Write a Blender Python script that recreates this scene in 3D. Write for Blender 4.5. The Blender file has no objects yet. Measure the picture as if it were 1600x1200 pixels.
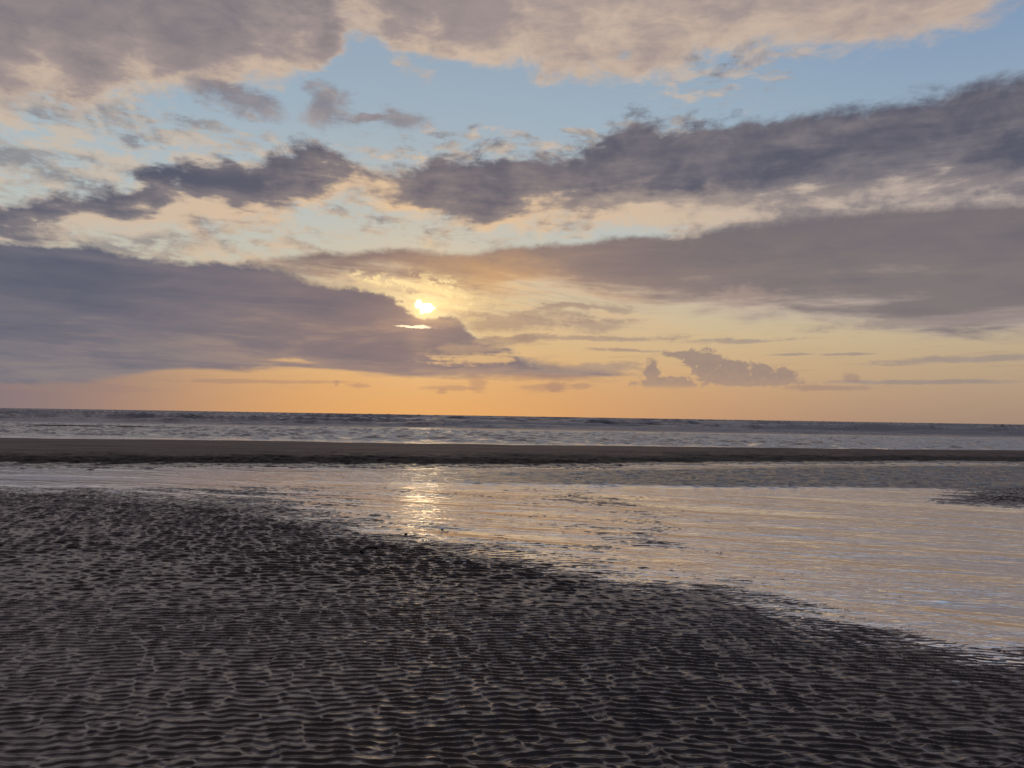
import bpy, math, random
import numpy as np
from mathutils import Vector, Euler, Matrix

S = bpy.context.scene
C = S.collection
random.seed(7)

# ------------------------------------------------------------------ camera
CAM_H = 1.5
PITCH = math.radians(2.39)
ROLL = math.radians(0.93)
cam = bpy.data.cameras.new('camera')
cam.sensor_width = 36.0
cam.lens = 27.0
cam.clip_start = 0.05
cam.clip_end = 30000
co = bpy.data.objects.new('camera', cam)
C.objects.link(co)
R = Matrix.Rotation(math.radians(90) + PITCH, 3, 'X') @ Matrix.Rotation(ROLL, 3, 'Z')
co.rotation_euler = R.to_euler()
co.location = (0, 0, CAM_H)
S.camera = co


def pdir(px, py):
    """direction of a point of the 1600x1200 survey frame"""
    return (R @ Vector((px - 800.0, 600.0 - py, -1200.0))).normalized()


def at(px, py):
    """azimuth and tangent of elevation"""
    d = pdir(px, py)
    return math.atan2(d.x, d.y), d.z / math.hypot(d.x, d.y)


def ground(px, py, z=0.0):
    d = pdir(px, py)
    k = (z - CAM_H) / d.z
    return d.x * k, d.y * k


# ------------------------------------------------------------------ node helpers
def srgb(r, g, b, k=1.0):
    o = []
    for c in (r, g, b):
        c /= 255.0
        o.append(k * (c / 12.92 if c <= 0.04045 else ((c + 0.055) / 1.055) ** 2.4))
    return tuple(o) + (1.0,)


class G:
    """small wrapper that writes shader math as expressions"""
    def __init__(self, tree):
        self.t = tree

    def node(self, kind, **kw):
        n = self.t.nodes.new(kind)
        for k, v in kw.items():
            setattr(n, k, v)
        return n

    def put(self, sock, v):
        if isinstance(v, X):
            self.t.links.new(v.s, sock)
        elif v is not None:
            sock.default_value = v

    def m(self, op, a, b=None, c=None, clamp=False):
        n = self.node('ShaderNodeMath', operation=op, use_clamp=clamp)
        self.put(n.inputs[0], a)
        if b is not None:
            self.put(n.inputs[1], b)
        if c is not None:
            self.put(n.inputs[2], c)
        return X(self, n.outputs[0])

    def ss(self, a, b, x):
        n = self.node('ShaderNodeMapRange', interpolation_type='SMOOTHSTEP', clamp=True)
        self.put(n.inputs['Value'], x)
        self.put(n.inputs['From Min'], a)
        self.put(n.inputs['From Max'], b)
        return X(self, n.outputs['Result'])

    def curve(self, x, pts, x0, x1, y0, y1):
        n = self.node('ShaderNodeFloatCurve')
        cv = n.mapping.curves[0]
        q = [((a - x0) / (x1 - x0), (b - y0) / (y1 - y0)) for a, b in sorted(pts)]
        q = [(min(max(a, 0), 1), min(max(b, 0), 1)) for a, b in q]
        while len(cv.points) < len(q):
            cv.points.new(0.5, 0.5)
        for p, (a, b) in zip(cv.points, q):
            p.location = (a, b)
            p.handle_type = 'AUTO_CLAMPED'
        n.mapping.update()
        self.put(n.inputs['Value'], (x - x0) * (1.0 / (x1 - x0)))
        return X(self, n.outputs[0]) * (y1 - y0) + y0

    def ramp(self, x, stops, interp='LINEAR'):
        n = self.node('ShaderNodeValToRGB')
        r = n.color_ramp
        r.interpolation = interp
        stops = sorted(stops, key=lambda s: s[0])
        while len(r.elements) < len(stops):
            r.elements.new(0.5)
        for e, (p, c) in zip(r.elements, stops):
            e.position = min(max(p, 0), 1)
            e.color = c
        self.put(n.inputs[0], x)
        return X(self, n.outputs[0])

    def mix(self, f, a, b, blend='MIX'):
        n = self.node('ShaderNodeMix', data_type='RGBA', blend_type=blend)
        n.clamp_factor = True
        self.put(n.inputs[0], f)
        self.put(n.inputs[6], a)
        self.put(n.inputs[7], b)
        return X(self, n.outputs[2])

    def dot(self, v, c):
        n = self.node('ShaderNodeVectorMath', operation='DOT_PRODUCT')
        self.put(n.inputs[0], v)
        n.inputs[1].default_value = c
        return X(self, n.outputs['Value'])

    def scalec(self, col, k):
        return self.mix(1.0, col, (k, k, k, 1.0), 'MULTIPLY')

    def addc(self, col, c, k):
        r = self.mix(k, col, c, 'ADD')
        return r

    def vec(self, x=0.0, y=0.0, z=0.0):
        n = self.node('ShaderNodeCombineXYZ')
        self.put(n.inputs[0], x)
        self.put(n.inputs[1], y)
        self.put(n.inputs[2], z)
        return X(self, n.outputs[0])

    def xyz(self, v):
        n = self.node('ShaderNodeSeparateXYZ')
        self.put(n.inputs[0], v)
        return [X(self, o) for o in n.outputs]

    def vm(self, op, a, b):
        n = self.node('ShaderNodeVectorMath', operation=op)
        self.put(n.inputs[0], a)
        self.put(n.inputs[1], b)
        return X(self, n.outputs[0])

    def noise(self, v, scale=1.0, detail=4.0, rough=0.5, dist=0.0, lac=2.0, color=False, dim='2D'):
        n = self.node('ShaderNodeTexNoise', noise_dimensions=dim)
        n.inputs['Scale'].default_value = scale
        n.inputs['Detail'].default_value = detail
        n.inputs['Roughness'].default_value = rough
        n.inputs['Lacunarity'].default_value = lac
        n.inputs['Distortion'].default_value = dist
        self.put(n.inputs['Vector'], v)
        return X(self, n.outputs['Color' if color else 'Fac'])


class X:
    def __init__(self, g, s):
        self.g, self.s = g, s

    def __add__(self, o): return self.g.m('ADD', self, o)
    def __radd__(self, o): return self.g.m('ADD', o, self)
    def __sub__(self, o): return self.g.m('SUBTRACT', self, o)
    def __rsub__(self, o): return self.g.m('SUBTRACT', o, self)
    def __mul__(self, o): return self.g.m('MULTIPLY', self, o)
    def __rmul__(self, o): return self.g.m('MULTIPLY', o, self)
    def __truediv__(self, o): return self.g.m('DIVIDE', self, o)
    def __rtruediv__(self, o): return self.g.m('DIVIDE', o, self)
    def exp(self): return self.g.m('EXPONENT', self)
    def abs(self): return self.g.m('ABSOLUTE', self)
    def max(self, o): return self.g.m('MAXIMUM', self, o)
    def min(self, o): return self.g.m('MINIMUM', self, o)
    def clamp(self): return self.g.m('ADD', self, 0.0, clamp=True)


#SKY_BEGIN
# ------------------------------------------------------------------ sky
SUN_AZ, SUN_T = at(664, 484)
SUN_EL = math.atan(SUN_T)
W = bpy.data.worlds.new('World')
W.use_nodes = True
W.node_tree.nodes.clear()
g = G(W.node_tree)
tc = g.node('ShaderNodeTexCoord')
D = X(g, tc.outputs['Generated'])
dx, dy, dz = g.xyz(D)
hor = g.m('SQRT', dx * dx + dy * dy).max(0.0001)
az = g.m('ARCTAN2', dx, dy)
t = dz / hor                                   # tangent of elevation
tp = t.max(0.0)

# cloud-layer coordinates: features shrink and flatten towards the horizon
inv = 1.0 / (dz.max(0.0) + 0.13)
P = g.vec(dx * inv, dy * inv, 0.0)
n_big = g.noise(P, 1.3, 3, 0.5)
n_mid = g.noise(P, 3.4, 9, 0.56, 0.25)
P2 = g.vec(dx * inv + 7.3, dy * inv * 1.15 + 3.1, 1.7)
n_fine = g.noise(P2, 9.0, 8, 0.6, 0.3)
# puffs seen side-on (isotropic on the sky)
Q = g.vec(az, t * 1.5, 0.0)
n_puff = g.noise(Q, 11.0, 8, 0.55, 0.3)
n_puff2 = g.noise(g.vec(az * 0.8 + 4.0, t * 1.9, 2.0), 26.0, 7, 0.62, 0.2)
flk = g.noise(g.vec(az * 0.9, t * 2.6 + az * 0.12, 8.0), 24.0, 7, 0.62, 0.15)
sh = g.noise(g.vec(az * 0.5 + 1.0, t * 5.0 + az * 0.9, 3.0), 16.0, 8, 0.6, 0.3)
n_off = g.noise(g.vec(az, (t - 0.016) * 1.5, 0.0), 11.0, 8, 0.55, 0.3)
n_hf = g.noise(g.vec(az, t * 1.3, 0.0), 75.0, 5, 0.65, 0.2)
n_st2 = g.noise(g.vec(az * 0.30 + 3.0, t * 3.2 + 1.0, 0.0), 42.0, 5, 0.6, 0.15)
n_wx = g.noise(g.vec(az + 9.0, t * 1.6, 5.0), 9.0, 5, 0.5)
n_str = g.noise(g.vec(az * 0.55 - 2.0, t * 3.6, 4.0), 9.0, 8, 0.58, 0.25)

rel = (n_off - n_puff) * 2.2 * g.ss(0.05, 0.3, t)      # side turned to the low sun
near = 1.0 - g.ss(0.055, 0.2, t)              # low in the sky clouds have calmer outlines
wob = (n_puff - 0.5) * 0.085 + (n_puff2 - 0.5) * 0.035 + (n_mid - 0.5) * 0.05
wob = wob * g.ss(0.0, 0.28, t) * (1.0 - 0.65 * g.ss(0.22, 0.42, az))
wobx = (n_wx - 0.5) * 0.10
tw = t + wob
azw = az + wobx * g.ss(0.0, 0.3, t)
strk = (n_str - 0.5)

A0, A1, T0, T1 = -0.75, 0.75, -0.1, 0.9


def edge(pts):
    q = [at(*p) for p in pts]
    return g.curve(azw, q, A0, A1, T0, T1)


BV = g.vec(azw * 1200.0, (t + wob * 0.5) * 1200.0, 1.0)
BW = (n_puff2 - 0.5) * 1.6 + (n_fine - 0.5) + (n_hf - 0.5) * 1.1 + (n_st2 - 0.5) * near * 2.2


def blob(cx, cy, rx, ry, rot=0.0, soft=0.5, wobble=0.5):
    """irregular lens-shaped patch, 0..1; sizes in survey pixels"""
    a0, t0 = at(cx, cy)
    c, s_ = math.cos(math.radians(rot)), math.sin(math.radians(rot))
    a0, t0 = a0 * 1200.0, t0 * 1200.0
    uu = g.dot(BV, (c / rx, s_ / rx, -(a0 * c + t0 * s_) / rx))
    vv = g.dot(BV, (-s_ / ry, c / ry, -(t0 * c - a0 * s_) / ry))
    r = g.m('SQRT', g.m('MULTIPLY_ADD', vv, vv, uu * uu))
    r = g.m('MULTIPLY_ADD', BW, wobble, r)
    return g.ss(1.0 + soft, 1.0 - soft, r)


# distances to the sun (stretched along the bank)
ux = (az - SUN_AZ)
ut = (t - SUN_T)
r2 = ux * ux + ut * ut * 1.3
glow_w = (r2 * (-1.0 / 0.075)).exp()
glow_m = (r2 * (-1.0 / 0.012)).exp()
glow_s = (r2 * (-1.0 / 0.0022)).exp()
glow_c = (r2 * (-1.0 / 0.00025)).exp()

# clear sky
nish = g.node('ShaderNodeTexSky', sky_type='NISHITA')
nish.sun_disc = False
nish.sun_elevation = SUN_EL
nish.sun_rotation = SUN_AZ
nish.air_density = 1.2
nish.dust_density = 2.0
NI = g.scalec(X(g, nish.outputs[0]), 0.012)

clear = g.ramp(tp * (1 / 0.75), [
    (0.000, srgb(196, 152, 118)), (0.045, srgb(206, 164, 124)), (0.085, srgb(211, 176, 134)),
    (0.135, srgb(212, 187, 148)), (0.20, srgb(206, 194, 168)), (0.29, srgb(192, 196, 189)),
    (0.37, srgb(180, 192, 196)), (0.50, srgb(161, 180, 195)), (0.64, srgb(150, 170, 190)),
    (0.80, srgb(118, 146, 180)), (1.0, srgb(84, 112, 150))])
# duller to the right and left of the sun
side = (az - 0.02)
fall_r = g.ss(0.12, 0.62, az)
fall_l = g.ss(-0.20, -0.62, az)
clear = g.mix(fall_r * 0.8, clear, g.ramp(tp * (1 / 0.75), [
    (0.0, srgb(158, 138, 124)), (0.04, srgb(172, 150, 130)), (0.10, srgb(186, 166, 138)), (0.14, srgb(192, 176, 148)),
    (0.22, srgb(180, 176, 166)), (0.37, srgb(164, 180, 192)), (0.6, srgb(130, 155, 186)), (0.8, srgb(100, 128, 165)), (1.0, srgb(78, 106, 146))]))
clear = g.mix(fall_l * (1.0 - g.ss(0.03, 0.12, t)), clear, srgb(134, 119, 124))
lowglow = (ux * ux * (-1 / 0.07)).exp() * (tp * (-1 / 0.12)).exp()
clear = g.mix(lowglow * 0.82, clear, g.mix(g.ss(0.0, 0.16, t), srgb(238, 172, 98), srgb(234, 192, 124)))
clear = g.mix(0.04, clear, NI)
clear = g.mix(glow_m * 0.45, clear, srgb(238, 200, 150))
clear = g.addc(clear, srgb(255, 214, 130), glow_s * 0.38)
col = clear

cream = g.mix(glow_w, srgb(203, 185, 166), srgb(230, 192, 150))
cream = g.mix(g.ss(0.28, 0.5, t) * 0.5, cream, srgb(200, 180, 165))
cream = g.mix(g.ss(0.15, 0.6, az) * 0.6, cream, srgb(172, 158, 158))
cream = g.mix(glow_m, cream, srgb(242, 204, 152))
cream = g.addc(cream, srgb(255, 220, 140), glow_s * 0.38)
slate = g.mix(glow_w * 0.5, g.mix(g.ss(-0.1, -0.6, az), srgb(90, 91, 106), srgb(84, 89, 107)), srgb(112, 106, 112))
mauve = g.mix(glow_w * 0.8, srgb(128, 122, 127), srgb(146, 130, 126))
lit = cream


def layer(col, alpha, dens, ca=None, cb=None, cc=None):
    """dens 0 thin and bright, 1 thick and dark"""
    ca = ca or cream; cb = cb or mauve; cc = cc or slate
    dens = dens + rel
    c1 = g.mix(g.ss(-0.15, 0.60, dens), ca, cb)
    c2 = g.mix(g.ss(0.35, 1.72, dens), c1, cc)
    return g.mix(alpha, col, c2)


# --- veil of small bright flocks, left middle and around the openings
vm = blob(130, 250, 300, 120, -6, 0.5, 0.2).max(blob(560, 300, 260, 60, -10, 0.5, 0.3) * 0.5)
vm = vm.max(blob(300, 395, 420, 40, -4, 0.5, 0.3)).max(blob(60, 345, 220, 60, -4, 0.5, 0.3))
vm = vm.max(blob(1130, 110, 110, 45, 8, 0.6, 0.4) * 0.75).max(blob(800, 225, 260, 26, 4, 0.6, 0.5) * 0.6)
fa = g.ss(0.42, 0.66, flk + (vm - 0.5) * 0.16 + (n_hf - 0.5) * 0.12) * g.ss(0.0, 0.4, vm)
col = layer(col, fa * 0.72, 0.15 + (n_puff2 - 0.5) * 0.9)

# --- top deck
low = edge([(-200, 175), (0, 168), (120, 160), (230, 150), (330, 140), (420, 140), (470, 115), (520, 88), (552, 50), (585, 62), (620, 95),
            (700, 104), (800, 108), (900, 112), (1000, 108), (1100, 92), (1200, 80), (1300, 74), (1400, 66), (1480, 56), (1560, 20), (1620, -12), (1700, -40)])
d = tw - low
aA = g.ss(-0.014, 0.022, d + (n_fine - 0.5) * 0.05 + (n_hf - 0.5) * 0.014)
thick = g.ss(-0.01, 0.10, d + (n_puff - 0.5) * 0.12 + (n_puff2 - 0.5) * 0.05) * (1.05 - 0.60 * g.ss(-0.22, 0.02, az)) + (n_puff2 - 0.5) * 0.22 + (n_mid - 0.5) * 0.3 - rel * 0.5
topl = g.mix(g.ss(-0.1, 0.35, az), srgb(114, 111, 120), srgb(138, 130, 134))
col = layer(col, aA, thick, g.mix(0.45, cream, srgb(208, 184, 162)), srgb(160, 146, 144), topl)

# --- two dark scraps in the blue
for b in ((345, 138, 30, 18, -10), (388, 160, 42, 17, -24), (506, 166, 30, 30, -40), (612, 188, 36, 15, -4), (560, 184, 26, 8, 10)):
    a = blob(*b, 0.6, 0.8)
    col = layer(col, a * 0.8, 0.55 + (n_puff2 - 0.5) * 0.9, srgb(168, 152, 146), srgb(138, 128, 132), srgb(112, 112, 126))

# --- middle band
up = edge([(-200, 330), (0, 312), (100, 300), (190, 298), (235, 268), (300, 246), (345, 236), (380, 262), (430, 246), (480, 230), (530, 238), (570, 262),
           (640, 258), (700, 244), (800, 240), (840, 226), (900, 216), (1000, 208), (1100, 200), (1200, 190), (1280, 172), (1400, 160), (1500, 140), (1600, 118), (1800, 80)])
lo = edge([(-200, 400), (0, 392), (120, 385), (240, 380), (330, 372), (420, 356), (470, 338), (520, 318), (570, 322), (620, 350), (680, 362),
           (760, 360), (860, 366), (980, 372), (1080, 372), (1150, 372), (1300, 372), (1450, 372), (1800, 372)])
d1, d2 = up - tw, tw - lo
aD = g.ss(-0.012, 0.014, d1 + (n_fine - 0.5) * 0.04 + (n_hf - 0.5) * 0.012) * g.ss(-0.006, 0.024, d2 + strk * 0.05 + (n_fine - 0.5) * 0.03)
wdt = (up - lo).max(0.03)
v = d2 / wdt
dk = g.ss(0.02, 0.85, v + (n_mid - 0.5) * 0.5 + (n_str - 0.5) * 0.9) * 1.25
hole = blob(585, 282, 56, 32, 0, 0.8, 0.6)
dk = dk * (1.0 - hole * 0.62) + (n_puff2 - 0.5) * 0.35 + strk * 0.5 + (n_mid - 0.5) * 0.7 + g.ss(0.15, 0.5, az) * 0.16 + (n_puff - 0.5) * 0.5
rim = (1.0 - g.ss(0.0, 0.016, d1)) * 0.30 * g.ss(0.45, 0.1, az)
col = layer(col, aD, (dk - rim))
# pale ripple opening between band and lower bank on the right
ro = blob(1080, 322, 190, 26, -2, 0.7, 0.6).max(blob(1320, 306, 260, 12, 0, 0.8, 0.5) * 0.6)
col = g.mix(ro * 0.35, col, g.mix(0.3, cream, srgb(205, 180, 165)))

# --- lower bank on the right, reaching over the sun
up = edge([(380, 412), (440, 402), (500, 393), (600, 392), (700, 390), (800, 384), (900, 378), (1000, 370), (1060, 364), (1150, 350), (1250, 337), (1400, 326), (1600, 318), (1800, 310)])
lo = edge([(380, 414), (440, 424), (520, 432), (600, 437), (660, 450), (720, 464), (790, 462), (860, 458), (930, 466), (1000, 482), (1060, 492),
           (1160, 500), (1260, 505), (1400, 512), (1520, 520), (1640, 526), (1800, 530)])
tq = t + wob * 0.28 + strk * 0.018
d1, d2 = up - tq, tq - lo
aE = g.ss(-0.004, 0.010, d1 + (n_hf - 0.5) * 0.008) * g.ss(-0.010, 0.018, d2 + strk * 0.05)
v = d2 / (up - lo).max(0.02)
dk = g.ss(-0.25, 0.9, v + strk * 0.9 + (n_big - 0.5) * 0.4) * 1.05 + strk * 0.45 + (n_mid - 0.5) * 0.25 - rel * 0.6 + g.ss(0.0, -0.15, az) * 0.4
eb = g.mix(glow_w, srgb(130, 120, 120), srgb(172, 142, 124))
ec = g.mix(glow_w, srgb(106, 102, 111), srgb(138, 118, 114))
# light scattered through the thin part right above the sun
thin = blob(765, 428, 90, 30, -8, 0.9, 0.2)
col = layer(col, aE, dk * (1.0 - thin * 0.35), None, g.mix(thin * 0.7, eb, srgb(214, 168, 118)), g.mix(thin * 0.6, ec, srgb(190, 150, 112)))
tuft = blob(1155, 470, 42, 14, 0, 0.7, 1.0)
col = g.mix(tuft * 0.35, col, srgb(200, 172, 155))

# --- thin glowing sheets right of the sun
sm = blob(820, 480, 190, 44, -6, 0.6, 0.3)
col = g.mix(g.ss(0.42, 0.62, sh) * sm * 0.5, col, g.mix(glow_m, srgb(218, 178, 140), srgb(255, 222, 150)))
col = g.mix(g.ss(0.5, 0.66, 1.0 - sh) * sm * 0.45, col, g.mix(glow_s, srgb(180, 146, 124), srgb(220, 170, 110)))

# --- bright opening with the sun behind thin cloud
core = blob(665, 483, 11.5, 7, -8, 0.35, 0.9).max(blob(654, 476, 9, 4, -35, 0.4, 0.6) * 0.5)
fring = blob(690, 462, 52, 17, -32, 0.6, 0.9).max(blob(600, 444, 66, 8, -17, 0.6, 0.7))
fil = blob(700, 452, 105, 24, -12, 0.6, 0.6) * g.ss(0.50, 0.62, n_st2 * 0.6 + n_hf * 0.4)
col = g.mix(fil * 0.6, col, srgb(186, 152, 126))
col = g.mix(fring * g.ss(0.40, 0.6, n_hf + strk * 0.4) * 0.85, col, srgb(255, 226, 164, 1.05))
col = g.mix(core, col, (6.5, 5.0, 2.9, 1.0))

# --- great bank on the left
up = edge([(-200, 366), (0, 376), (60, 379), (130, 386), (200, 400), (270, 406), (340, 408), (400, 416), (450, 424), (500, 434), (560, 444), (600, 455),
           (632, 470), (650, 486), (664, 493), (680, 494), (690, 488), (720, 500), (745, 520), (790, 535), (820, 556), (900, 572), (1000, 584), (1060, 590)])
lo = edge([(-200, 600), (0, 600), (100, 600), (200, 592), (260, 580), (400, 577), (500, 579), (560, 584), (640, 590), (720, 592), (820, 592),
           (900, 592), (1000, 586), (1060, 583)])
tq = t + wob * 0.45 + strk * 0.014
d1, d2 = up - tq, tq - lo
aF = g.ss(-0.003, 0.007, d1 + (n_hf - 0.5) * 0.007) * g.ss(-0.004, 0.006, d2 + strk * 0.012)
streaks = blob(760, 561, 80, 7, 3, 0.5, 1.0).max(blob(845, 556, 80, 5, 0, 0.5, 1.0)).max(blob(456, 564, 36, 2.6, -2, 0.7, 0.5))
streaks = streaks.max(blob(800, 541, 40, 4, 3, 0.6, 1.0))
aF = aF * (1.0 - streaks * 0.85)
dk = g.ss(-0.25, 0.75, d2 * 4.0 + strk * 1.2 + (n_mid - 0.5) * 0.3) + strk * 0.5 - rel * 0.5 + 0.12
fa_ = g.mix(glow_w, srgb(138, 130, 131), srgb(184, 150, 126))
fb = g.mix(glow_w, srgb(114, 112, 123), srgb(142, 122, 120))
fc = g.mix(g.ss(-0.25, -0.6, az), g.mix(glow_m, srgb(100, 99, 113), srgb(122, 108, 112)), srgb(82, 89, 108))
colF = layer(col, aF, dk, fa_, fb, fc)
rimF = (1.0 - g.ss(0.0, 0.011, d1 + (n_hf - 0.5) * 0.012)) * aF
col = g.mix((rimF * 1.5 * glow_m).clamp(), colF, srgb(255, 226, 168, 1.05))
slit = blob(656, 511, 15, 1.5, -2, 0.6, 1.5)
col = g.mix(slit, col, (1.35, 1.08, 0.72, 1.0))

col_main = col
# --- small clouds right of the sun
dark_s = g.mix(glow_w, srgb(140, 126, 124), srgb(148, 122, 112))
for b in ((800, 503, 100, 13, 1), (930, 508, 58, 9, 4), (790, 533, 52, 7, 2), (900, 529, 130, 4, 1), (880, 484, 50, 5, 3), (960, 484, 46, 4, -2),
          (735, 545, 60, 9, 6), (1160, 531, 66, 3.5, 1), (1240, 553, 30, 2, 0), (1510, 561, 100, 5, 2), (1320, 553, 30, 2, 0),
          (900, 578, 90, 9, 3), (1440, 597, 110, 3, 0), (980, 547, 60, 2.5, 0), (1500, 500, 160, 8, 1)):
    a = blob(*b, 0.5, 0.75)
    col = g.mix(a * 0.72, col, g.mix(n_puff2, dark_s, g.mix(0.5, dark_s, cream)))
# cumulus heads
BW_KEEP = BW
BW = (n_hf - 0.5) * 3.4 + (n_puff2 - 0.5) * 1.2
cu = blob(1076, 555, 40, 6, -4, 0.3, 0.5)
for b in ((1105, 570, 22, 24), (1140, 582, 34, 20), (1190, 583, 20, 16), (1218, 590, 26, 13), (1165, 594, 70, 10), (1019, 579, 12, 17), (1040, 600, 44, 12), (1085, 560, 18, 14)):
    cu = cu.max(blob(*b, 0, 0.22, 0.5))
cu = cu * g.ss(at(1100, 608)[1] - 0.002, at(1100, 600)[1], t)
col = g.mix(cu * 0.75, col, g.mix((g.ss(at(0, 612)[1] - 0.02, at(1100, 560)[1], t) + (n_hf - 0.5) * 0.7).clamp(), srgb(190, 158, 132), srgb(140, 124, 123)))
BW = BW_KEEP
for b in ((747, 599, 13, 12, -30), (848, 606, 34, 6, 2), (866, 603, 12, 9, 0), (913, 603, 16, 5, 0), (560, 603, 18, 3, 0), (525, 600, 4, 5, 0),
          (700, 606, 34, 4, 0), (690, 611, 8, 4, 0), (860, 590, 90, 6, 0), (1330, 590, 10, 5, 0), (1300, 606, 60, 4, 0), (120, 606, 90, 6, 0), (400, 596, 120, 3, 1)):
    a = blob(*b, 0.5, 0.7)
    col = g.mix(a * 0.5, col, g.mix(glow_w, srgb(150, 128, 122), srgb(182, 138, 112)))

haz = g.ss(0.55, 0.75, n_st2) * g.ss(0.02, 0.05, t) * g.ss(0.15, 0.10, t)
col = g.mix(haz * 0.22, col, srgb(160, 134, 122))
# faint bloom of thin vapour close to the sun
bloom = glow_s * 0.13 + glow_w * 0.012 + glow_c * 0.30 + blob(656, 545, 13, 46, 0, 0.95, 0.05) * 0.05
col = g.addc(col, srgb(255, 196, 120), bloom)
col_main = g.addc(col_main, srgb(255, 196, 120), bloom)

# --- rest of the sky dome: broken grey-blue deck overhead and behind
gen_c = g.mix(g.ss(0.36, 0.58, n_big + (n_mid - 0.5) * 0.6), srgb(96, 110, 132), g.mix(n_mid, srgb(84, 78, 82), srgb(120, 110, 110)))
gen_low = g.mix(g.ss(0.0, 0.3, t), srgb(120, 110, 120), gen_c)
gen = g.mix(g.ss(1.0, 2.6, az.abs()), g.mix(0.3, gen_low, srgb(130, 124, 134)), g.scalec(gen_low, 0.62))
gen = g.mix(g.ss(0.6, 1.8, t), gen, g.scalec(gen, 0.30))
gen = g.mix(g.ss(-0.004, -0.012, t), gen, srgb(60, 52, 54))
away = g.ss(0.68, 1.0, az.abs()).max(g.ss(0.56, 0.85, t)).max(g.ss(-0.004, -0.010, t))


def back(c):
    b = g.node('ShaderNodeBackground')
    g.put(b.inputs['Color'], c)
    b.inputs['Strength'].default_value = 1.0
    return b.outputs[0]


def mixsh(f, a, b):
    n = g.node('ShaderNodeMixShader')
    g.put(n.inputs[0], f)
    g.t.links.new(a, n.inputs[1])
    g.t.links.new(b, n.inputs[2])
    return n.outputs[0]


front = mixsh(g.ss(0.150, 0.170, t), back(col), back(col_main))
whole = mixsh(away, front, back(gen))
wo = g.node('ShaderNodeOutputWorld')
W.node_tree.links.new(whole, wo.inputs[0])
S.world = W
W.cycles.sampling_method = 'MANUAL'
W.cycles.sample_map_resolution = 1024

sun = bpy.data.lights.new('sun', 'SUN')
sun.energy = 0.006
sun.angle = math.radians(3)
sun.color = (1.0, 0.72, 0.42)
so = bpy.data.objects.new('sun', sun)
C.objects.link(so)
so.location = (0, 0, 30)
sd = Vector((math.sin(SUN_AZ) * math.cos(SUN_EL), math.cos(SUN_AZ) * math.cos(SUN_EL), math.sin(SUN_EL)))
so.rotation_euler = sd.to_track_quat('Z', 'Y').to_euler()
#SKY_END

S.view_settings.view_transform = 'Standard'
S.view_settings.look = 'None'
S.view_settings.exposure = 0.0
S.view_settings.gamma = 1.0

#GROUND_BEGIN
# ------------------------------------------------------------------ terrain fields
rng = np.random.default_rng(11)
SEA_Z = -0.06


def sstep(a, b, x):
    q = np.clip((x - a) / (b - a), 0, 1)
    return q * q * (3 - 2 * q)


def spectrum(nx, ny, dxm, dym, fn, seed):
    """complex random field on a periodic tile from a spectral density fn(kx, ky) in cycles per metre"""
    r_ = np.random.default_rng(seed)
    kx = np.fft.fftfreq(nx, dxm)[None, :]
    ky = np.fft.fftfreq(ny, dym)[:, None]
    amp = fn(kx, ky)
    f = np.fft.ifft2(amp * np.exp(2j * np.pi * r_.random((ny, nx))))
    f = f / np.sqrt(np.mean(np.abs(f) ** 2))
    return f.astype(np.complex64)


def sample(f, dxm, dym, x, y):
    ny, nx = f.shape
    u = np.mod(x / dxm, nx); v = np.mod(y / dym, ny)
    i = np.floor(u).astype(np.int64); j = np.floor(v).astype(np.int64)
    a = (u - i).astype(np.float32); b = (v - j).astype(np.float32)
    i %= nx; j %= ny
    i1 = (i + 1) % nx; j1 = (j + 1) % ny
    return (f[j, i] * (1 - a) * (1 - b) + f[j, i1] * a * (1 - b) + f[j1, i] * (1 - a) * b + f[j1, i1] * a * b)


def iso(l0, l1, p=1.6):
    def fn(kx, ky):
        k = np.hypot(kx, ky)
        return np.where((k > 1.0 / l0) & (k < 1.0 / l1), (k + 1e-9) ** (-p), 0.0)
    return fn


def beam(lam, sr, sa, rot=0.0):
    """band of waves travelling along +y"""
    def fn(kx, ky):
        k = np.hypot(kx, ky) * lam
        th = np.arctan2(kx, ky) - rot
        return np.exp(-((k - 1) / sr) ** 2 / 2) * np.exp(-(th / sa) ** 2 / 2)
    return fn


T_rip = spectrum(1024, 2048, 0.024, 0.012, beam(0.069, 0.17, 0.31), 1)
T_stk = spectrum(1024, 1024, 0.06, 0.06, lambda kx, ky: iso(1.3, 0.18, 0.9)(kx * 2.6, ky * 1.0), 8).real
T_far = spectrum(1024, 2048, 0.03, 0.018, beam(0.115, 0.22, 0.45), 9)
T_lad = spectrum(1024, 1024, 0.024, 0.024, beam(0.15, 0.22, 0.4, math.pi / 2), 6)
T_rip2 = spectrum(1024, 2048, 0.024, 0.012, beam(0.055, 0.25, 0.55), 2)
T_big = spectrum(512, 512, 0.12, 0.12, iso(8.0, 0.7), 3).real
T_med = spectrum(1024, 1024, 0.03, 0.03, iso(1.2, 0.12, 1.5), 4).real
T_huge = spectrum(256, 256, 2.0, 2.0, iso(120.0, 8.0), 5).real

# long outlines of the tidal bar read along x
ex, ey = zip(*[ground(*p, 0.0) for p in ((-250, 729), (0, 729), (200, 729.5), (400, 730), (600, 730.5), (800, 729.5), (1000, 727.5), (1200, 724.5), (1400, 723), (1600, 724), (1850, 727))])
cx_, cy_ = zip(*[ground(*p, 0.28) for p in ((-250, 681), (0, 686), (200, 688), (400, 691), (600, 694), (800, 697), (1000, 699), (1200, 702), (1400, 704), (1600, 705.5), (1850, 709))])
o1 = np.argsort(ex); o2 = np.argsort(cx_)
ex, ey = np.array(ex)[o1], np.array(ey)[o1]
cx_, cy_ = np.array(cx_)[o2], np.array(cy_)[o2]


def edge_y(x): return np.interp(x, ex, ey)
def crest_y(x): return np.interp(x, cx_, cy_)


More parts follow.
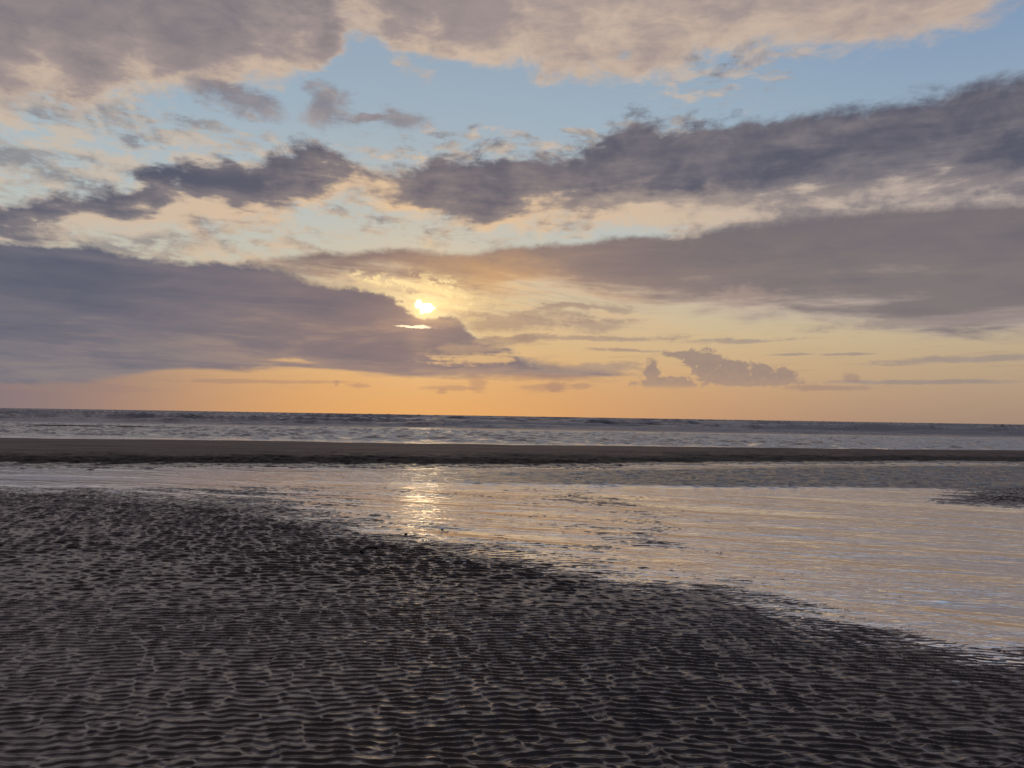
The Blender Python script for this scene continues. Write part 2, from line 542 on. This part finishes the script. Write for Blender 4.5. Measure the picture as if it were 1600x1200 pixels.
ROWS = {
    742: [(0, -30), (800, -30), (1600, -30)],
    752: [(0, -13), (200, -14), (400, -15), (800, -22), (1200, -28), (1600, -28)],
    764: [(0, 3), (150, 1), (300, -2), (450, -4), (600, -6), (700, -9), (800, -9), (880, -7), (1000, -10), (1200, -22), (1400, -13), (1470, -4), (1520, 4), (1600, 8)],
    780: [(0, 11), (150, 7), (280, 2), (400, -1), (600, -5), (700, -8), (800, -9), (900, -7), (1000, -9), (1200, -15), (1400, -11), (1460, -3), (1520, 5), (1600, 9)],
    800: [(0, 15), (200, 13), (330, 8), (420, 3), (520, -1), (620, -5), (720, -8), (850, -9), (1000, -8), (1200, -12), (1400, -14), (1600, -11)],
    830: [(0, 17), (300, 15), (440, 10), (540, 4), (600, 0), (660, -5), (760, -8), (900, -7), (1020, -6), (1120, -8), (1300, -12), (1600, -14)],
    860: [(0, 18), (300, 16), (500, 14), (620, 9), (720, 3), (780, 0), (850, -5), (950, -6), (1060, -6), (1150, -8), (1300, -12), (1600, -14)],
    890: [(0, 18), (400, 16), (700, 13), (820, 8), (880, 3), (930, -1), (1010, -6), (1150, -8), (1400, -11), (1600, -13)],
    920: [(0, 18), (700, 15), (900, 10), (1000, 5), (1080, 1), (1160, -2), (1230, -7), (1350, -9), (1600, -12)],
    950: [(0, 18), (700, 16), (900, 14), (1050, 11), (1160, 7), (1230, 1), (1300, -5), (1400, -9), (1600, -11)],
    990: [(0, 18), (1000, 15), (1180, 12), (1290, 8), (1370, 2), (1440, -4), (1520, -7), (1600, -7)],
    1025: [(0, 18), (1100, 15), (1280, 13), (1380, 9), (1460, 3), (1530, -2), (1600, -1)],
    1050: [(0, 18), (1200, 15), (1400, 12), (1500, 9), (1600, 7)],
    1120: [(0, 18), (800, 17), (1600, 14)],
    1240: [(0, 19), (800, 18), (1600, 16)],
}
hor_y = lambda px: 650.0 + (px - 800.0) * math.tan(ROLL)
py_keys = sorted(ROWS)
gx = np.arange(-700, 2301, 20.0)
tab = np.array([np.interp(gx, [a for a, _ in ROWS[k]], [b for _, b in ROWS[k]]) for k in py_keys])
gd = np.arange(70, 640, 3.0)                       # depression rows, straightened horizon


def base_mm(x, y):
    yy = np.maximum(y, 0.6)
    px = np.clip(800 + 1200 * x / yy, -690, 2290)
    py = np.clip(650 + CAM_H * 1200 / yy + (px.clip(0, 1600) - 800) * math.tan(ROLL), py_keys[0], py_keys[-1])
    fi = np.clip((px + 700) / 20.0, 0, len(gx) - 1.001)
    i = fi.astype(int); a = fi - i
    fj = np.interp(py, py_keys, np.arange(len(py_keys)))
    fj = np.clip(fj, 0, len(py_keys) - 1.001)
    j = fj.astype(int); b = fj - j
    b = b * b * (3 - 2 * b)
    r = tab[j, i] * (1 - a) * (1 - b) + tab[j, i + 1] * a * (1 - b) + tab[j + 1, i] * (1 - a) * b + tab[j + 1, i + 1] * a * b
    return r


def sand_z(x, y):
    rr = np.hypot(x, y)
    big = sample(T_big, 0.12, 0.12, x, y)
    med = sample(T_med, 0.03, 0.03, x, y)
    # bend of the ripple trains
    near = 1 - sstep(5.0, 12.0, y)
    yr = y - 0.10 * x * near * (1 - sstep(-2, 2, x)) + 0.16 * x * (1 - near) + 0.10 * big * 0.35 + 0.012 * med
    c = sample(T_rip, 0.024, 0.012, x + 0.3 * y, yr)
    c2 = sample(T_rip2, 0.024, 0.012, x, y)
    ph = np.angle(c)
    A = np.abs(c)
    lad = sample(T_lad, 0.024, 0.024, x + 0.25 * y, y)
    lp = np.angle(lad)
    kink = -0.5 * np.cos(lp) * np.abs(lad).clip(0, 1.5)
    ph = ph + 1.35 * kink
    ph = ph - 0.3 * (1 - np.cos(ph))
    prof = 1.0 - 1.9 * np.abs(np.sin(ph / 2)) ** 1.0
    amp = 0.0070 * sstep(0.0, 0.22, A) * (0.88 + 0.12 * A.clip(0, 1.6)) * (1.0 - 0.25 * kink)
    amp = amp * (1 - 0.30 * (1 - sstep(-1.4, 0.6, x)) * (1 - sstep(4.2, 6.2, y)))
    cf = sample(T_far, 0.03, 0.018, x + 0.3 * y, yr)
    pf = np.angle(cf) + 0.6 * kink
    pf = pf - 0.45 * (1 - np.cos(pf))
    proff = 1.0 - 1.9 * np.abs(np.sin(pf / 2)) ** 0.95
    wf = sstep(4.8, 8.5, y + 0.5 * big) * 0.85
    prof = prof * (1 - wf * 0.75) + proff * wf * (1.05 + 1.15 * sstep(3.0, 8.0, base_mm(x, y))) * sstep(0.0, 0.25, np.abs(cf)) * np.abs(cf).clip(0.75, 1.25)
    patch = sample(T_big, 0.12, 0.12, x * 1.0 + 21, y * 0.6 + 9)
    flat = sstep(1.55, 2.2, patch)
    amp = amp * (1 - 0.85 * flat)
    z = base_mm(x, y) * 0.001
    z = np.where(z < -0.004, -0.004 + (z + 0.004) * (1.0 + 1.0 * sstep(1.5, 4.0, x)), z)
    z += 0.0026 * big
    stk = sample(T_stk, 0.06, 0.06, x + 0.5 * y, y + 0.28 * x)
    z += 0.0036 * stk * (0.35 + 0.65 * (1 - sstep(0.0, 0.008, z)))
    e = edge_y(x)
    land = sstep(2.5, 9.0, z * 1000)               # how dry
    water = 1 - sstep(-12.0, -3.0, z * 1000)
    rip = amp * prof + 0.0015 * c2.real + 0.0014 * med
    rip_fade = 1 - sstep(18.5, 20.5, y) * 0.6
    zz = z + rip * rip_fade + 0.0045 * flat
    # tidal bar
    jag = 0.35 * big + 0.30 * med
    s = y - e + jag * 1.6
    cr = crest_y(x)
    up_ = sstep(-0.3, 5.0, s) * 0.17 + sstep(0.0, 1.0, (y - e) / np.maximum(cr - e, 4.0)) * 0.11
    lip = sstep(-0.6, 0.25, s) * 0.045
    barz = -0.03 + lip + up_ + 0.006 * big * sstep(0, 3, s) + 0.004 * c.real * sstep(0, 1, s) + 0.020 * sample(T_big, 0.12, 0.12, x * 0.25, y * 1.3) * sstep(1, 4, s)
    k = sstep(-1.2, -0.2, s)
    zz = zz * (1 - k) + barz * k
    back = y - cr
    fall = -0.40 * sstep(0.0, 9.0, back) - 0.30 * sstep(8, 60, back) - 2.0 * sstep(60, 300, back)
    zz = zz + np.where(back > 0, fall, 0) * k
    # low ridges seawards
    for rx, ry, wx, wy, h in ((-39, 66, 19, 1.0, 0.375), (8.5, 51.5, 6.0, 0.5, 0.17)):
        zz = zz + np.where(back > 3, h * np.exp(-((x - rx) / wx) ** 4 - ((y - ry) / wy) ** 2), 0)
    # wide beach beside and behind
    side = sstep(40, 58, np.abs(x)) * (1 - sstep(-2, 6, back))
    zz = zz + side * 0.12
    zz = zz + sstep(2.0, 60.0, -y) * 1.2 + sstep(0, 3, -y) * 0.01
    return zz


def grid_mesh(name, az_list, r_list, zf, mat, attr=None, smooth=True):
    aa, rr_ = np.meshgrid(az_list, r_list)
    x = (rr_ * np.sin(aa)).astype(np.float64).ravel(); y = (rr_ * np.cos(aa)).astype(np.float64).ravel()
    out = zf(x, y, rr_.ravel())
    z = out[0]
    nr, na = aa.shape
    co_ = np.stack([x, y, z], 1).astype(np.float32)
    idx = np.arange(nr * na, dtype=np.int32).reshape(nr, na)
    q = np.stack([idx[:-1, :-1], idx[:-1, 1:], idx[1:, 1:], idx[1:, :-1]], -1).reshape(-1, 4)[:, ::-1]
    me = bpy.data.meshes.new(name)
    me.vertices.add(len(co_)); me.vertices.foreach_set('co', co_.ravel())
    me.loops.add(q.size); me.loops.foreach_set('vertex_index', np.ascontiguousarray(q).ravel())
    me.polygons.add(len(q))
    me.polygons.foreach_set('loop_start', np.arange(0, q.size, 4, dtype=np.int32))
    me.polygons.foreach_set('use_smooth', np.ones(len(q), dtype=bool))
    if attr:
        at_ = me.attributes.new(attr, 'FLOAT', 'POINT')
        at_.data.foreach_set('value', out[1].astype(np.float32))
    me.update()
    me.materials.append(mat)
    o = bpy.data.objects.new(name, me)
    C.objects.link(o)
    return o


def geo(a, b, f):
    n = int(math.log(b / a) / f) + 1
    return np.exp(np.linspace(math.log(a), math.log(b), n, endpoint=False))


# ------------------------------------------------------------------ materials
def new_mat(name):
    m_ = bpy.data.materials.new(name)
    m_.use_nodes = True
    m_.node_tree.nodes.clear()
    return m_, G(m_.node_tree)


def bump(g, h, dist, strength=1.0, nrm=None):
    b = g.node('ShaderNodeBump')
    b.inputs['Strength'].default_value = strength
    g.put(b.inputs['Distance'], dist)
    g.put(b.inputs['Height'], h)
    if nrm is not None:
        g.t.links.new(nrm, b.inputs['Normal'])
    return b.outputs[0]


def out(g, sh):
    o = g.node('ShaderNodeOutputMaterial')
    g.t.links.new(sh, o.inputs['Surface'])


sand_m, g = new_mat('wet_sand')
pos = X(g, g.node('ShaderNodeNewGeometry').outputs['Position'])
px_, py_, pz_ = g.xyz(pos)
n1 = g.noise(pos, 0.55, 5, 0.6, dim='3D')
n2 = g.noise(pos, 260.0, 3, 0.7, dim='3D')
n3 = g.noise(pos, 3.1, 5, 0.6, dim='3D')
base = g.mix(g.ss(0.35, 0.65, n1), (0.025, 0.018, 0.017, 1), (0.046, 0.031, 0.027, 1))
base = g.mix(g.ss(0.5, 0.75, n3) * 0.5, base, (0.034, 0.031, 0.023, 1))
bar = g.ss(0.028, 0.05, pz_)
dry = g.ss(0.12, 0.20, pz_ + (n1 - 0.5) * 0.12)
lay = g.noise(g.vec(px_ * 0.10, py_ * 0.9, pz_ * 30.0), 1.6, 5, 0.65, dim='3D')
base = g.mix(dry, base, g.mix(g.ss(0.35, 0.65, lay), (0.20, 0.148, 0.128, 1), (0.37, 0.285, 0.245, 1)))
p = g.node('ShaderNodeBsdfPrincipled')
g.put(p.inputs['Base Color'], base)
g.put(p.inputs['Roughness'], g.ss(0.3, 0.7, n3) * 0.10 + 0.16 + bar * 0.45)
g.put(p.inputs['Specular IOR Level'], 0.5 - bar * 0.42)
p.inputs['IOR'].default_value = 2.4
p.inputs['Specular Tint'].default_value = (1.0, 0.92, 0.90, 1.0)
nb = bump(g, n2, 0.0006, 0.5)
g.t.links.new(nb, p.inputs['Normal'])
out(g, p.outputs[0])

water_m, g = new_mat('shallow_water')
pos = X(g, g.node('ShaderNodeNewGeometry').outputs['Position'])
px_, py_, pz_ = g.xyz(pos)
# wind-ruffled zone in the channel, stronger to the right
ruf_n = g.noise(pos, 0.35, 4, 0.5, dim='3D')
line = 17.1 + px_ * 0.05 + (ruf_n - 0.5) * 1.0
ruf = g.ss(-0.3, 0.4, py_ - line) * g.ss(-7.5, 4.0, px_ + (ruf_n - 0.5) * 3.0)
far_e = g.curve(px_, [(a, b) for a, b in zip(ex.tolist(), ey.tolist())], -25, 25, 0, 40)
calm = g.ss(0.9, 2.2, far_e - py_ + (ruf_n - 0.5) * 0.8)
ruf = ruf * calm
w_a = g.noise(g.vec(px_ * 0.38, py_ + px_ * 0.25, 0.0), 5.0, 3, 0.5, 0.6)
w_b = g.noise(g.vec(px_ * 0.20 + 3.0, py_ + px_ * 0.10, 3.0), 13.0, 3, 0.5, 0.9)
crease = 1.0 - g.ss(0.0, 0.05, (w_b - 0.5).abs())
w_d = g.noise(g.vec(px_ * 0.5 + py_ * 0.3, py_ + px_ * 0.3, 0.0), 1.7, 3, 0.55, 0.5)
w_c = g.noise(g.vec(px_ * 1.1, py_, 5.0), 2.4, 5, 0.65, 0.4, dim='3D')
w_m = g.ss(0.40, 0.62, g.noise(g.vec(px_ * 0.25, py_ + px_ * 0.3, 0.0), 0.9, 3, 0.5))
h = w_a * (w_m * 0.024 + 0.006) + crease * 0.0026 + w_d * w_m * 0.030 + w_c * ruf * 0.15
fr = g.node('ShaderNodeFresnel')
fr.inputs['IOR'].default_value = 1.75
nb = bump(g, h, 1.0, 1.0)
g.t.links.new(nb, fr.inputs['Normal'])
gl = g.node('ShaderNodeBsdfAnisotropic')
gl.inputs['Color'].default_value = (1, 1, 1, 1)
gl.inputs['Roughness'].default_value = 0.10
g.t.links.new(nb, gl.inputs['Normal'])
df = g.node('ShaderNodeBsdfDiffuse')
df.inputs['Color'].default_value = (0.045, 0.036, 0.034, 1)
ms = g.node('ShaderNodeMixShader')
g.put(ms.inputs[0], g.m('MULTIPLY_ADD', X(g, fr.outputs[0]), 0.95, 0.24, clamp=True) * (1.0 - ruf * 0.50))
g.t.links.new(df.outputs[0], ms.inputs[1])
g.t.links.new(gl.outputs[0], ms.inputs[2])
out(g, ms.outputs[0])

sea_m, g = new_mat('sea_water')
pos = X(g, g.node('ShaderNodeNewGeometry').outputs['Position'])
px_, py_, pz_ = g.xyz(pos)
fo = X(g, g.node('ShaderNodeAttribute', attribute_name='foam').outputs['Fac'])
wn = g.noise(g.vec(px_ * 0.6, py_, 0.0), 2.2, 5, 0.6, 0.4, dim='3D')
fn_ = g.noise(g.vec(px_, py_, pz_ * 3.0), 1.1, 6, 0.7, 0.5, dim='3D')
foam = g.ss(0.45, 0.56, fo * 0.75 + (fn_ - 0.5) * 0.9)
nb = bump(g, wn, 0.25, 1.0)
fr = g.node('ShaderNodeFresnel')
fr.inputs['IOR'].default_value = 1.33
g.t.links.new(nb, fr.inputs['Normal'])
gl = g.node('ShaderNodeBsdfAnisotropic')
g.put(gl.inputs['Color'], g.mix(g.ss(78.0, 96.0, py_), (0.80, 0.80, 0.80, 1), (0.48, 0.48, 0.52, 1)))
gl.inputs['Roughness'].default_value = 0.22
g.t.links.new(nb, gl.inputs['Normal'])
df = g.node('ShaderNodeBsdfDiffuse')
g.put(df.inputs['Color'], g.mix(foam, (0.040, 0.036, 0.040, 1), (0.80, 0.80, 0.84, 1)))
ms = g.node('ShaderNodeMixShader')
g.put(ms.inputs[0], X(g, fr.outputs[0]) * (1.0 - foam * 0.8))
g.t.links.new(df.outputs[0], ms.inputs[1])
g.t.links.new(gl.outputs[0], ms.inputs[2])
out(g, ms.outputs[0])

# ------------------------------------------------------------------ sand
dense = np.radians(np.linspace(-37.5, 37.5, 1060))
side_a = np.radians(37.5 + (180 - 37.5) * (np.linspace(0, 1, 90)[1:]) ** 1.5)
az_s = np.concatenate([-side_a[::-1], dense, side_a])
r_s = np.concatenate([geo(0.2, 2.6, 0.06), geo(2.6, 6.0, 0.0016), np.arange(6.0, 19.0, 0.0096), geo(19.0, 25, 0.0016), geo(25, 78, 0.006), geo(78, 3000, 0.05), [3000.0]])
sand = grid_mesh('sand_beach', az_s, r_s, lambda x, y, r: (sand_z(x, y),), sand_m)
sand['kind'] = 'structure'

# ------------------------------------------------------------------ pool left by the tide
T_ruf = spectrum(1024, 1024, 0.06, 0.06, beam(0.42, 0.45, 0.75, 0.25), 31)


def pool_f(x, y, r):
    n = sample(T_big, 0.12, 0.12, x * 0.3 + 5, y * 0.5)
    line_ = 16.9 + x * 0.07 + 0.35 * n
    m = sstep(-0.4, 0.3, y - line_) * sstep(-9.0, 3.0, x + 1.2 * n) * sstep(0.9, 2.4, edge_y(x) - y + 0.3 * n)
    c = sample(T_ruf, 0.06, 0.06, x, y)
    w = (1 - 1.7 * np.abs(np.sin(np.angle(c) / 2))) * np.abs(c).clip(0, 1.6)
    z = m * 0.021 * w
    out_ = (np.abs(x) > 56) | (y < 1.5) | (y > 36)
    return (np.where(out_, -0.05, z),)


pool = grid_mesh('tide_pool_water', np.radians(np.concatenate([np.linspace(-75, -38, 20, endpoint=False), np.linspace(-38, 38, 700), np.linspace(38, 75, 21)[1:]])),
                 np.concatenate([geo(2.2, 15, 0.02), geo(15, 34, 0.0022), geo(34, 60, 0.05)]), pool_f, water_m)
pool['kind'] = 'structure'

# ------------------------------------------------------------------ sea
T_sw = spectrum(1024, 1024, 1.2, 1.2, beam(21.0, 0.30, 0.20), 21)
T_md = spectrum(1024, 1024, 0.5, 0.5, beam(5.0, 0.45, 0.5), 22)
T_ch = spectrum(1024, 1024, 0.15, 0.15, beam(1.8, 0.5, 0.7), 23)
T_fm = spectrum(512, 512, 1.0, 1.0, lambda kx, ky: np.where((np.hypot(kx * 2.2, ky) > 1 / 90) & (np.hypot(kx * 2.2, ky) < 1 / 3.5), (np.hypot(kx * 2.2, ky) + 1e-9) ** -1.3, 0), 24).real


def sea_f(x, y, r):
    w = 0.35 * x / 8
    sw = sample(T_sw, 1.2, 1.2, x * 0.8 + 500, y + 0.05 * x)
    ph = np.angle(sw)
    A = np.abs(sw).clip(0, 1.8)
    pr = (1 - 1.9 * np.abs(np.sin((ph + 0.6 * np.sin(ph)) / 2)) ** 0.8)
    md = sample(T_md, 0.5, 0.5, x, y)
    pm = 1 - 1.8 * np.abs(np.sin(np.angle(md) / 2)) ** 0.9
    ch = sample(T_ch, 0.15, 0.15, x, y)
    surf = sstep(88, 112, y)
    sp = r * 0.004
    a_ch = np.clip((1.5 - sp) / 1.2, 0, 1)
    a_md = np.clip((7.5 / 3 - sp) / (7.5 / 3), 0, 1)
    a_sw = 1 - sstep(1200, 3500, r)
    z = SEA_Z + surf * (0.78 * pr * A * a_sw + 0.30 * pm * np.abs(md).clip(0, 1.5) * a_md + 0.02 * a_ch * ch.real)
    z += (1 - surf) * a_ch * 0.14 * (1 - 1.6 * np.abs(np.sin(np.angle(ch) / 2))) * np.abs(ch).clip(0, 1.5) * sstep(40, 48, y) * (1 - sstep(76, 84, y) * 0.9)
    z += surf * 0.2
    fm = sample(T_fm, 1.0, 1.0, x, y)
    ahead = sstep(-0.2, 1.0, np.cos(ph + 0.9)) * A
    foam = surf * (0.30 * ahead + 0.42 * fm + 0.34) * (1 - 0.55 * sstep(150, 420, y))
    return z, foam


az_w = np.concatenate([-np.radians(np.linspace(95, 38.5, 50)), np.radians(np.linspace(-38, 38, 760)), np.radians(np.linspace(38.5, 95, 50))])
r_w = np.concatenate([geo(34, 1200, 0.004), geo(1200, 12000, 0.03), [12000.0]])
sea = grid_mesh('sea', az_w, r_w, sea_f, sea_m, attr='foam')
sea['kind'] = 'structure'

# ------------------------------------------------------------------ small finds on the sand
def lump(name, px, py, size, seed, mat, label, cat, rot=0.0, bend=0.0):
    """irregular rounded body: length, width, height in metres"""
    r_ = random.Random(seed)
    x, y = ground(px, py, 0.02)
    L, Wd, H = size
    nu, nv = 20, 14
    ph = [r_.uniform(0, 6.28) for _ in range(6)]
    vs, fs = [], []
    for i in range(nu + 1):
        u = i / nu
        a = math.pi * u
        prof = max(math.sin(a), 0.02) ** 0.55 * (1 + 0.16 * math.sin(5 * a + ph[0]) + 0.10 * math.sin(11 * a + ph[1]))
        cxx = -math.cos(a) * L / 2
        for j in range(nv):
            b = 2 * math.pi * j / nv
            k = prof * (1 + 0.12 * math.sin(3 * b + ph[2] + 4 * u) + 0.07 * math.sin(5 * b + ph[3]))
            vs.append((cxx, bend * math.sin(a * 1.3 + ph[4]) + math.cos(b) * k * Wd / 2, H * 0.42 + math.sin(b) * k * H / 2))
    for i in range(nu):
        for j in range(nv):
            fs.append((i * nv + j, (i + 1) * nv + j, (i + 1) * nv + (j + 1) % nv, i * nv + (j + 1) % nv))
    fs.append(tuple(range(nv)))
    fs.append(tuple(nu * nv + j for j in reversed(range(nv))))
    m_ = bpy.data.meshes.new(name)
    m_.from_pydata(vs, [], fs)
    m_.polygons.foreach_set('use_smooth', [True] * len(fs))
    m_.materials.append(mat)
    o = bpy.data.objects.new(name, m_)
    C.objects.link(o)
    z = float(np.max(sand_z(x + np.linspace(-L / 3, L / 3, 9), y + np.zeros(9)))) + 0.001
    o.location = (x, y, max(z, 0.0) - 0.002)
    o.rotation_euler = (0, math.radians(-5 if L > 0.1 else 0), math.radians(rot))
    o['label'] = label
    o['category'] = cat
    return o


wood_m, g = new_mat('waterlogged_wood')
pos = X(g, g.node('ShaderNodeNewGeometry').outputs['Position'])
nn = g.noise(g.vm('MULTIPLY', pos, (18.0, 90.0, 60.0)), 1.0, 4, 0.6, dim='3D')
p = g.node('ShaderNodeBsdfPrincipled')
g.put(p.inputs['Base Color'], g.mix(nn, (0.020, 0.016, 0.015, 1), (0.055, 0.040, 0.032, 1)))
p.inputs['Roughness'].default_value = 0.6
g.t.links.new(bump(g, nn, 0.004, 0.8), p.inputs['Normal'])
out(g, p.outputs[0])
stone_m, g = new_mat('dark_stone')
pos = X(g, g.node('ShaderNodeNewGeometry').outputs['Position'])
nn = g.noise(pos, 80.0, 4, 0.6, dim='3D')
p = g.node('ShaderNodeBsdfPrincipled')
g.put(p.inputs['Base Color'], g.mix(nn, (0.015, 0.014, 0.016, 1), (0.045, 0.040, 0.038, 1)))
p.inputs['Roughness'].default_value = 0.5
out(g, p.outputs[0])

lump('driftwood', 579, 856.5, (0.16, 0.040, 0.032), 3, wood_m, 'small dark piece of driftwood lying on the rippled sand left of the sun glint', 'driftwood', 14, 0.008)
lump('pebble', 566, 862.5, (0.06, 0.04, 0.022), 5, stone_m, 'flat dark pebble on the rippled sand just below the driftwood', 'pebble', 4)
lump('pebble', 634, 834, (0.042, 0.034, 0.022), 8, stone_m, 'rounded dark pebble at the pool edge below the left side of the sun glint', 'pebble', 20)
lump('pebble', 691, 825, (0.034, 0.026, 0.014), 9, stone_m, 'smallest dark pebble, standing in the golden water right of the sun glint', 'pebble', -10)

S.cycles.max_bounces = 4
S.cycles.diffuse_bounces = 2
S.cycles.glossy_bounces = 3
S.cycles.caustics_reflective = False
#GROUND_END
